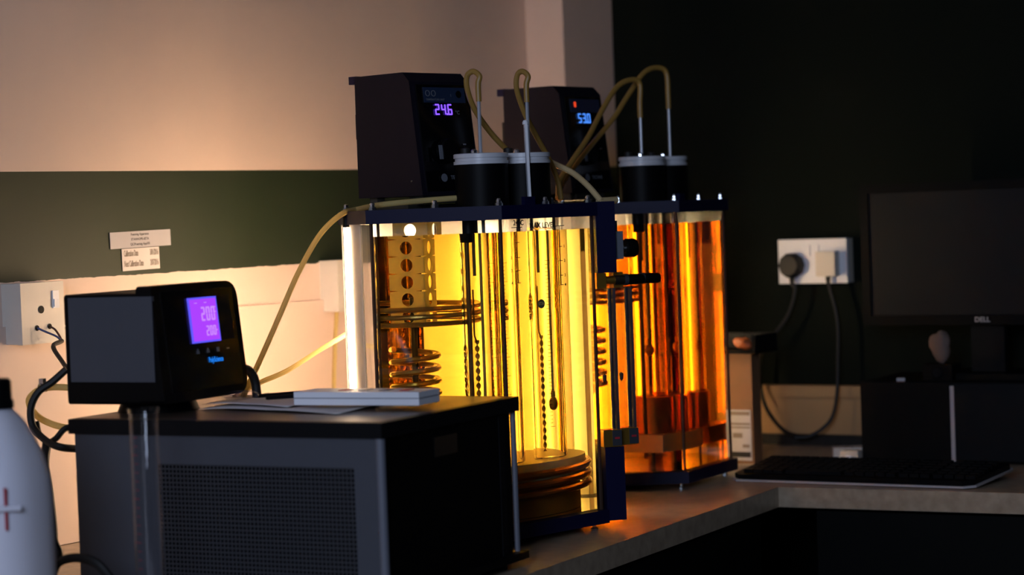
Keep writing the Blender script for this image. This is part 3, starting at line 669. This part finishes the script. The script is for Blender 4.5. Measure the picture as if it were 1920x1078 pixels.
for (x0, y0, x1, y1, lab) in ((2.345, 1.935, 2.415, 1.90, 'dark pen lying on the papers, nearer the controller hose'), (2.318, 1.90, 2.375, 1.862, 'dark pen lying on the papers, nearer the handset')):
    p0, p1 = Vector((x0, y0, zt + .0135)), Vector((x1, y1, zt + .0135)); pen = thing('pen', lab, 'pen', p0, 0, 'pens on the papers'); v = p1 - p0
    MB().cyl((0, 0, 0), v * .82, .0028, 10).build('barrel', 'charcoal', pen); MB().cyl(v * .82, v, .0026, 10, .0006).build('tip', 'steel', pen); MB().cyl(v * -.03, (0, 0, 0), .0024, 10).build('end_cap', 'black', pen)
HS = thing('handset', 'white plastic handset lying on the paper at the chiller edge', 'handset', (2.337, 1.750, zt + .0072), R(98))
MB().box((-.092, -.029, 0), (.092, .029, .017)).bevel(.006, 3).build('case', 'white_plastic', HS)
MB().box((-.0925, -.0295, .0085), (.0925, .0295, .0095)).bevel(.0004, 1).build('seam', 'edge_grey', HS)
for k, (x, m_) in enumerate(((-.06, 'red_ink'), (-.03, 'grey_badge'), (0, 'grey_badge'), (.03, 'red_ink'))): MB().box((x - .006, -.01, .017), (x + .006, .01, .0182)).bevel(.0005, 1).build('button', m_, HS)

# measuring cylinder and jug in front
MCY = thing('measuring_cylinder', 'slim clear glass measuring cylinder standing in front of the chiller grille', 'measuring cylinder', (2.0051, 1.8357, ZC))
MB().lathe([(0, 0), (.034, 0), (.035, .006), (.018, .012), (.0172, .02), (.0172, .255), (.0195, .262), (.0185, .263), (.0158, .255), (.0158, .024), (0, .022)], 32).build('glass', 'thin_glass', MCY)
b = MB()
for k in range(18): b.box((-.0176, -.004, .05 + k * .0105), (-.0172, .001 + (.004 if k % 5 == 0 else 0), .0506 + k * .0105))
b.build('graduations', 'red_ink', MCY)['kind'] = 'stuff'
JU = thing('plastic_jug', 'white plastic jug with black cap and red level marks beside the wall socket', 'jug', (1.8431, 1.9207, ZC), R(10))
def superlathe(prof, n=40, p=2.6):
    b = MB(); rings = []
    for r, z in prof:
        ring = []
        for k in range(n):
            a = 2 * math.pi * k / n; c, s_ = math.cos(a), math.sin(a); q = (abs(c) ** p + abs(s_) ** p) ** (-1 / p); rr = r * (q if r > .03 else 1)
            ring.append(b.bm.verts.new((rr * c, rr * s_, z)))
        rings.append(ring)
    for A, B in zip(rings[:-1], rings[1:]):
        for k in range(n): b.bm.faces.new((A[k], A[(k + 1) % n], B[(k + 1) % n], B[k]))
    b.bm.faces.new(rings[0][::-1]); b.bm.faces.new(rings[-1]); return b
superlathe([(.054, 0), (.058, .004), (.060, .02), (.060, .17), (.058, .195), (.052, .22), (.043, .242), (.032, .262), (.022, .275), (.020, .276), (.018, .284)]).build('bottle', 'hdpe', JU)
MB().lathe([(.0165, .276), (.0245, .276), (.0245, .284), (.0225, .286), (.0225, .306), (.020, .310), (0, .310)], 28).build('cap', 'black', JU)
MB().sweep(spline([(-.020, -.012, .268), (-.0445, -.026, .250), (-.056, -.034, .215), (-.060, -.032, .175), (-.0575, -.026, .160)]), [.007] * 33, 10).build('handle', 'hdpe', JU)
for z in (.168, .142): MB().box((-.0035, -.0012, 0), (.0035, .0012, .022)).build('level_mark', 'red_ink', JU, Matrix.Translation((-.0475, -.0465, z)) @ Matrix.Rotation(R(45), 4, 'Z'))
MB().sweep([(-.040, -.062, .1665), (-.054, -.044, .1665), (-.0595, -.028, .1665)], .0035, 8).build('moulding_rib', 'hdpe', JU)

# ================================================================== LEFT WALL THINGS
SL = thing('wall_socket', 'single white switched round-pin wall socket box beside the controller', 'socket', (2.413, 2.44, 1.2575))
MB().box((-.044, -.030, -.045), (.044, 0, .045)).bevel(.002).build('back_box', 'cream_plastic', SL)
MB().box((-.0445, -.040, -.0455), (.0445, -.030, .0455)).bevel(.003).build('face_plate', 'cream_plastic', SL)
FP = lambda x, z, off=.0402: frame((x, -off, z), (1, 0, 0), (0, 0, 1))
for x, z, r in ((-.004, .005, .0058), (-.014, -.022, .0042), (.012, -.021, .0042)): MB().lathe([(0, 0), (r, 0), (r, .0006), (0, .0006)], 18, FP(x, z)).build('pin_hole', 'black', SL)
sw = MB().box((-.0065, -.013, 0), (.0065, .013, .002)).bevel(.001, 1).build('switch', 'white_plastic', SL, FP(.026, .019))
MB().box((-.005, -.011, .002), (.005, .0, .0038)).bevel(.001, 1).build('rocker', 'white_plastic', sw)
def cable(name, pts, r, m, label, cat='cable', group=None): return tag(MB().sweep(spline(pts), r, 8).build(name, m), label, cat, group)
s0 = Vector((2.413, 2.40, 1.2575))
cable('wire', [s0 + Vector((-.014, -.0008, -.022)), s0 + Vector((-.008, -.012, -.028)), s0 + Vector((.006, -.02, -.036)), s0 + Vector((.014, -.022, -.044))], .0016, 'blue_wire', 'thin blue wire pushed into the left pin hole of the socket', 'wire', 'bare wires in the socket')
cable('wire', [s0 + Vector((.012, -.0008, -.021)), s0 + Vector((.013, -.010, -.026)), s0 + Vector((.014, -.018, -.036)), s0 + Vector((.0145, -.022, -.044))], .0016, 'brown_wire', 'thin brown wire pushed into the right pin hole of the socket', 'wire', 'bare wires in the socket')
pB = s0 + Vector((.014, -.022, -.043))
cable('power_cable', [pB, at(100, 650, 3.28), at(118, 680, 3.22), at(135, 705, 3.15), at(150, 735, 3.05)], .0035, 'black_rubber', 'black sheathed cable running from the socket wires to behind the controller', 'cable', 'black cables by the chiller')
cable('power_cable', [at(125, 692, 3.1), at(98, 716, 3.1), at(72, 735, 3.1), at(58, 765, 3.1), at(62, 800, 3.1), at(85, 825, 3.08), at(112, 838, 3.06), at(150, 842, 3.08)], .0052, 'black_rubber', 'thick black cable bending in a wide loop beside the chiller corner', 'cable', 'black cables by the chiller')
cable('power_cable', [at(68, 790, 3.12), at(74, 815, 3.12), at(90, 828, 3.1), at(105, 822, 3.08), at(125, 802, 3.08), at(160, 800, 3.1)], .0042, 'black_rubber', 'thinner black cable coiled inside the wide loop', 'cable', 'black cables by the chiller')
cable('power_cable', [at(88, 830, 3.1), at(84, 870, 3.08), at(90, 910, 3.06), at(96, 960, 3.04), at(100, 1010, 3.02), at(97, 1060, 3.0), Vector((2.03, 2.18, ZC + .006))], .0062, 'black_rubber', 'thick black cable hanging down between jug and chiller', 'cable', 'black cables by the chiller')
cable('plastic_tubing', [at(140, 727, 3.1), at(96, 726, 3.11), at(66, 735, 3.12), at(54, 755, 3.14), at(70, 780, 3.16), at(100, 796, 3.16), at(140, 805, 3.15)], .0046, 'tube_yellow', 'pale yellow tubing looping out from behind the controller towards the jug', 'tubing')
hc = thing('hose_clamp', 'small metal hose clamp on the yellow tubing beside the controller', 'hose clamp', at(80, 727, 3.11))
MB().lathe([(.0048, -.005), (.0062, -.005), (.0062, .005), (.0048, .005)], 16, frame((0, 0, 0), (0, 0, 1), (.3, .95, 0)), closed=True).build('band', 'steel', hc)
MB().box((-.003, -.004, .005), (.003, .004, .013)).bevel(.0006, 1).build('screw_box', 'steel', hc)
cable('power_cable', [Vector((1.93, 2.06, ZC + .006)), at(80, 1100, 2.78), at(108, 1056, 2.77), at(150, 1046, 2.76), at(188, 1062, 2.75), at(215, 1110, 2.75), Vector((2.01, 1.93, ZC + .006))], .006, 'black_rubber', 'thick black cable arching up low in front of the chiller corner', 'cable', 'black cables by the chiller')
# calibration labels on the green band
YW = 2.4395
LBM = lambda x, z, off: frame((x, YW - off, z), (1, 0, .015), (0, 0, 1))
L1 = thing('paper_label', 'wide printed paper label on the green wall band, above the smaller label', 'label', (0, 0, 0), 0, 'paper labels on the wall')
MB().box((-.0705, -.013, 0), (.0705, .013, .0006)).build('card', 'label_white', L1, LBM(2.674, 1.3605, .0012))
MB().box((-.0672, -.0108, 0), (.0672, .0122, .0003)).build('paper', 'paper', L1, LBM(2.674, 1.3605, .0014))
for k, s_ in enumerate(('Foaming Apparatus', 'STANHOPE-SETA', 'QC/Foaming App/05')): text(s_, .0054, 'print', L1, LBM(2.672, 1.3685 - k * .0078, .0018))
L2 = thing('paper_label', 'smaller paper label with calibration dates, below the wide label', 'label', (0, 0, 0), 0, 'paper labels on the wall')
MB().box((-.0435, -.0175, 0), (.0435, .0175, .0005)).build('paper', 'paper', L2, LBM(2.673, 1.329, .0008))
for (x, z, s_, al) in ((2.634, 1.338, 'Calibration Date', 'LEFT'), (2.714, 1.339, '3/01/2016', 'RIGHT'), (2.634, 1.3215, 'Next Calibration Date', 'LEFT'), (2.714, 1.3225, '2/07/2016', 'RIGHT')):
    text(s_, .0135, 'print_soft', L2, LBM(x, z, .0014), align=al, sx=.36)
WB = thing('wall_socket', 'plain white wall box half hidden behind the yellow bath', 'socket', (3.179, 2.44, 1.263))
MB().box((-.044, -.030, -.045), (.044, 0, .045)).bevel(.002).build('back_box', 'cream_plastic', WB)
MB().box((-.0445, -.040, -.0455), (.0445, -.030, .0455)).bevel(.003).build('face_plate', 'cream_plastic', WB)
cable('power_cable', [Vector((3.165, 2.428, 1.218)), Vector((3.158, 2.43, 1.15)), Vector((3.15, 2.43, 1.05)), Vector((3.15, 2.42, ZC + .006))], .0035, 'tube_yellow', 'pale cable dropping down the wall from the plain wall box')

# ================================================================== RIGHT SIDE
SR = thing('double_socket', 'white double wall socket with two plugs on the dark green wall', 'socket', (4.04, 1.899, 1.264), R(-90))
# local: x -> world -Y, so y -> world +X (into the wall); front towards local -Y
MB().box((-.073, -.020, -.043), (.073, 0, .043)).bevel(.002).build('back_box', 'cream_plastic', SR)
MB().box((-.0735, -.030, -.0435), (.0735, -.020, .0435)).bevel(.003).build('face_plate', 'white_plastic', SR)
for x in (-.010, .009): MB().box((-.0065, -.011, 0), (.0065, .011, .003)).bevel(.001, 1).build('switch', 'white_plastic', SR, frame((x, -.030, .021), (1, 0, 0), (0, 0, 1)))
for x in (-.04, .04):
    for dx, dz in ((0, .012), (-.011, -.008), (.011, -.008)): MB().box((-.003, -.0018, 0), (.003, .0018, .0005)).build('pin_hole', 'black', SR, frame((x + dx, -.0301, -.002 + dz), (1, 0, 0), (0, 0, 1)))
def plug(label, x, m, rnd):
    T = thing('mains_plug', label, 'plug', Vector((4.0098, 1.899 - x, 1.257)), R(-90), 'plugs in the double socket')
    if rnd: MB().lathe([(0, 0), (.024, 0), (.025, .006), (.025, .018), (.020, .028), (0, .029)], 10, frame((0, 0, 0), (1, 0, 0), (0, 0, 1))).build('body', m, T)
    else: MB().box((-.020, -.024, -.022), (.020, 0, .026)).bevel(.008, 3).build('body', m, T)
    MB().cyl((0, -.012, -.018), (0, -.012, -.036), .006, 10, .004).build('cord_grip', m if rnd else 'black_rubber', T)
    return T
plug('round black mains plug in the double socket', -.040, 'black_rubber', True)
plug('square white mains plug in the double socket', .038, 'cream_plastic', False)
def wx(px, py, x=4.0): d = FW + RT * ((px - W / 2) / FPX) - UP * ((py - H / 2) / FPX); return CAM + d * (x / d.x)
cable('flex_cable', [Vector((3.998, 1.939, 1.222)), wx(1491, 545, 3.997), wx(1478, 590, 3.995), wx(1450, 630, 3.99), wx(1428, 660, 3.99), wx(1424, 705, 3.995), wx(1433, 755, 3.99), wx(1453, 790, 3.985), wx(1478, 812, 3.975), wx(1510, 819, 3.965)], .0042, 'black_rubber', 'black cord sagging from the round black plug to the worktop', 'cord', 'mains cords on the green wall')
cable('flex_cable', [Vector((3.998, 1.861, 1.222)), wx(1570, 600, 3.997), wx(1571, 680, 3.995), wx(1569, 740, 3.99), wx(1560, 782, 3.985), wx(1540, 805, 3.975), wx(1515, 818, 3.965), wx(1490, 820, 3.955)], .0036, 'black_rubber', 'black cord hanging straight from the square white plug', 'cord', 'mains cords on the green wall')

# cardboard carton with a dark folder on it
CB = thing('cardboard_carton', 'brown cardboard carton with a white shipping label beside the orange bath', 'carton', (3.702, 1.884, ZC))
MB().box((0, 0, 0), (.035, .20, .205)).bevel(.002, 1).build('carton', 'cardboard', CB)
MB().box((-.001, .004, .006), (0, .12, .100)).build('shipping_label', 'label_white', CB)
for k, (z, h_, y0, y1) in enumerate(((.090, .007, .006, .05), (.072, .004, .006, .045), (.066, .003, .006, .05), (.048, .009, .022, .042), (.030, .006, .008, .022), (.012, .010, .006, .05))): MB().box((-.0015, y0, z), (-.001, y1, z + h_)).build('label_print', 'print_soft' if k != 5 else 'print', CB)
MB().box((-.0008, .012, .185), (.0, .19, .19)).build('flap_edge', 'cardboard', CB)
FO = thing('document_tray', 'flat dark tray lying on top of the cardboard carton', 'tray', (3.685, 1.865, ZC + .2055))
MB().box((0, 0, 0), (.09, .22, .006)).bevel(.001, 1).build('base', 'black', FO)
MB().box((0, 0, .006), (.09, .008, .034)).bevel(.001, 1).build('rim', 'charcoal', FO); MB().box((0, .212, .006), (.09, .22, .034)).bevel(.001, 1).build('rim', 'charcoal', FO); MB().box((.082, .008, .006), (.09, .212, .034)).bevel(.001, 1).build('rim', 'charcoal', FO)
crumple('paper_scrap', Vector((3.70, 1.898, ZC + .2118)), .010, .018, .012, 'orange_scrap', 'orange crumpled scrap poking out of the dark tray', 'scrap', 5)

# computer case lying flat, monitor on it, keyboard in front
PCX = thing('computer_case', 'low black desktop computer case under the monitor, with a silver strip', 'computer', (3.775, 1.70, ZC), R(-86))
# local x runs along the front to the right of the picture, y away from the camera
MB().box((0, 0, .006), (.42, .23, .148)).bevel(.003).build('case', 'black', PCX)
MB().box((.178, -.004, .008), (.42, 0, .146)).bevel(.001, 1).build('front_bezel', 'charcoal', PCX)
MB().box((.171, -.006, .004), (.178, .002, .142)).bevel(.001, 1).build('silver_strip', 'silver', PCX)
for x, y in ((.03, .03), (.39, .03), (.03, .2), (.39, .2)): MB().cyl((x, y, 0), (x, y, .006), .01, 12).build('foot', 'black_rubber', PCX)
MO = thing('monitor', 'black flat monitor with a silver maker name, switched off, on the computer case', 'monitor', (3.885, 1.497, ZC + .1482), R(-90))
# local x -> world -Y, front faces local -Y
mw, mz0, mz1 = .234, .098, .360
MB().box((-mw, -.012, mz0), (mw, .025, mz1)).bevel(.004, 2).build('housing', 'black', MO)
b = MB()
for lo, hi in (((-mw, -.018, mz0), (mw, -.012, mz0 + .018)), ((-mw, -.018, mz1 - .016), (mw, -.012, mz1)), ((-mw, -.018, mz0 + .018), (-mw + .016, -.012, mz1 - .016)), ((mw - .016, -.018, mz0 + .018), (mw, -.012, mz1 - .016))): b.box(lo, hi)
b.build('bezel', 'black', MO)
MB().box((-mw + .0165, -.0145, mz0 + .0185), (mw - .0165, -.0125, mz1 - .0165)).build('screen', 'screen_off', MO)
text('DELL', .0125, 'silver', MO, frame((0, -.0186, mz0 + .0095), (1, 0, 0), (0, 0, 1)), sx=1.05)
MB().box((-.032, .005, .012), (.032, .022, mz0 + .05)).bevel(.003).build('neck', 'charcoal', MO)
MB().box((-.10, -.05, 0), (.10, .085, .012)).bevel(.004).build('base', 'black', MO)
tis = crumple('tissue', Vector((3.835, 1.566, ZC + .1785)), .012, .021, .030, 'tissue', 'crumpled pale tissue resting on the small black speaker under the monitor', 'tissue', 9)
SPK = thing('desk_speaker', 'small black box speaker on the computer case, under the tissue', 'speaker', (3.838, 1.566, ZC + .1482))
MB().box((-.022, -.028, 0), (.022, .028, .030)).bevel(.004).build('cabinet', 'black', SPK); MB().lathe([(0, 0), (.011, 0), (.009, .002), (0, .0015)], 20, frame((-.0222, 0, .015), (0, -1, 0), (0, 0, 1))).build('driver', 'charcoal', SPK)
er = thing('eraser', 'small pinkish eraser on the computer case edge', 'eraser', (3.795, 1.628, ZC + .1482), R(20))
MB().box((-.008, -.007, 0), (.008, .007, .006)).bevel(.0015).build('rubber', 'orange_scrap', er); MB().box((-.0084, -.0074, .001), (.0, .0074, .0066)).bevel(.0008, 1).build('sleeve', 'label_white', er)

KB = thing('keyboard', 'black computer keyboard with a silver front rim, on the worktop', 'keyboard', (3.452, 1.800, ZC), R(-88))
# local x along the keyboard to the right, y away from the camera
kbp = [(.0, .012), (.012, 0), (.415, 0), (.432, .012), (.45, .14), (.445, .152), (.015, .152), (.006, .145)]
Mk = Matrix.Rotation(R(5.0), 4, 'X')
MB().prism(kbp, .003, .014, Mk).bevel(.002, 2, 60).build('body', 'black', KB)
rim = [(x + (x - .22) * .018, y + (y - .07) * .045) for x, y in kbp]
MB().prism(rim, .002, .0055, Mk).build('rim', 'silver', KB)
key = MB().box((-.0078, -.0075, 0), (.0078, .0075, .006)).bevel(.0016, 1).mesh('key'); key.materials.append(MATS['charcoal'])
wide = MB().box((-.0505, -.0075, 0), (.0505, .0075, .006)).bevel(.0016, 1).mesh('space_bar'); wide.materials.append(MATS['charcoal'])
for r_ in range(6):
    for c in range(22):
        if r_ == 0 and 4 <= c <= 9: continue
        x = .024 + c * .0187 + (.004 if c > 14 else 0) + (.004 if c > 17 else 0); y = .022 + r_ * .0212
        link('key', key, None, KB, Mk @ Matrix.Translation((x, y, .0142)))
link('space_bar', wide, None, KB, Mk @ Matrix.Translation((.1455, .022, .0142)))
MB().box((.10, .147, .0142), (.135, .149, .0148)).build('status_light', 'red_ink', KB, Mk)
for x in (.03, .42): MB().box((x - .01, .13, 0), (x + .01, .145, .012)).build('foot', 'black_rubber', KB)

EX = thing('trailing_socket', 'white trailing socket lying on the worktop beside the computer case', 'socket', (3.83, 1.752, ZC), R(-60))
MB().box((-.03, -.018, 0), (.03, .018, .022)).bevel(.004).build('body', 'cream_plastic', EX)
for x, y in ((-.006, -.006), (.006, -.006), (0, .006)): MB().cyl((x, y, .0221), (x, y, .0226), .0025, 8).build('pin_hole', 'black', EX)
AD = thing('plug_adaptor', 'small white plug adaptor lying flat against the computer case', 'adaptor', (3.775, 1.722, ZC), R(-88))
MB().box((-.018, -.012, 0), (.018, .012, .022)).bevel(.003).build('body', 'cream_plastic', AD); MB().box((-.006, -.014, .006), (.006, -.012, .014)).build('pin_block', 'white_plastic', AD)
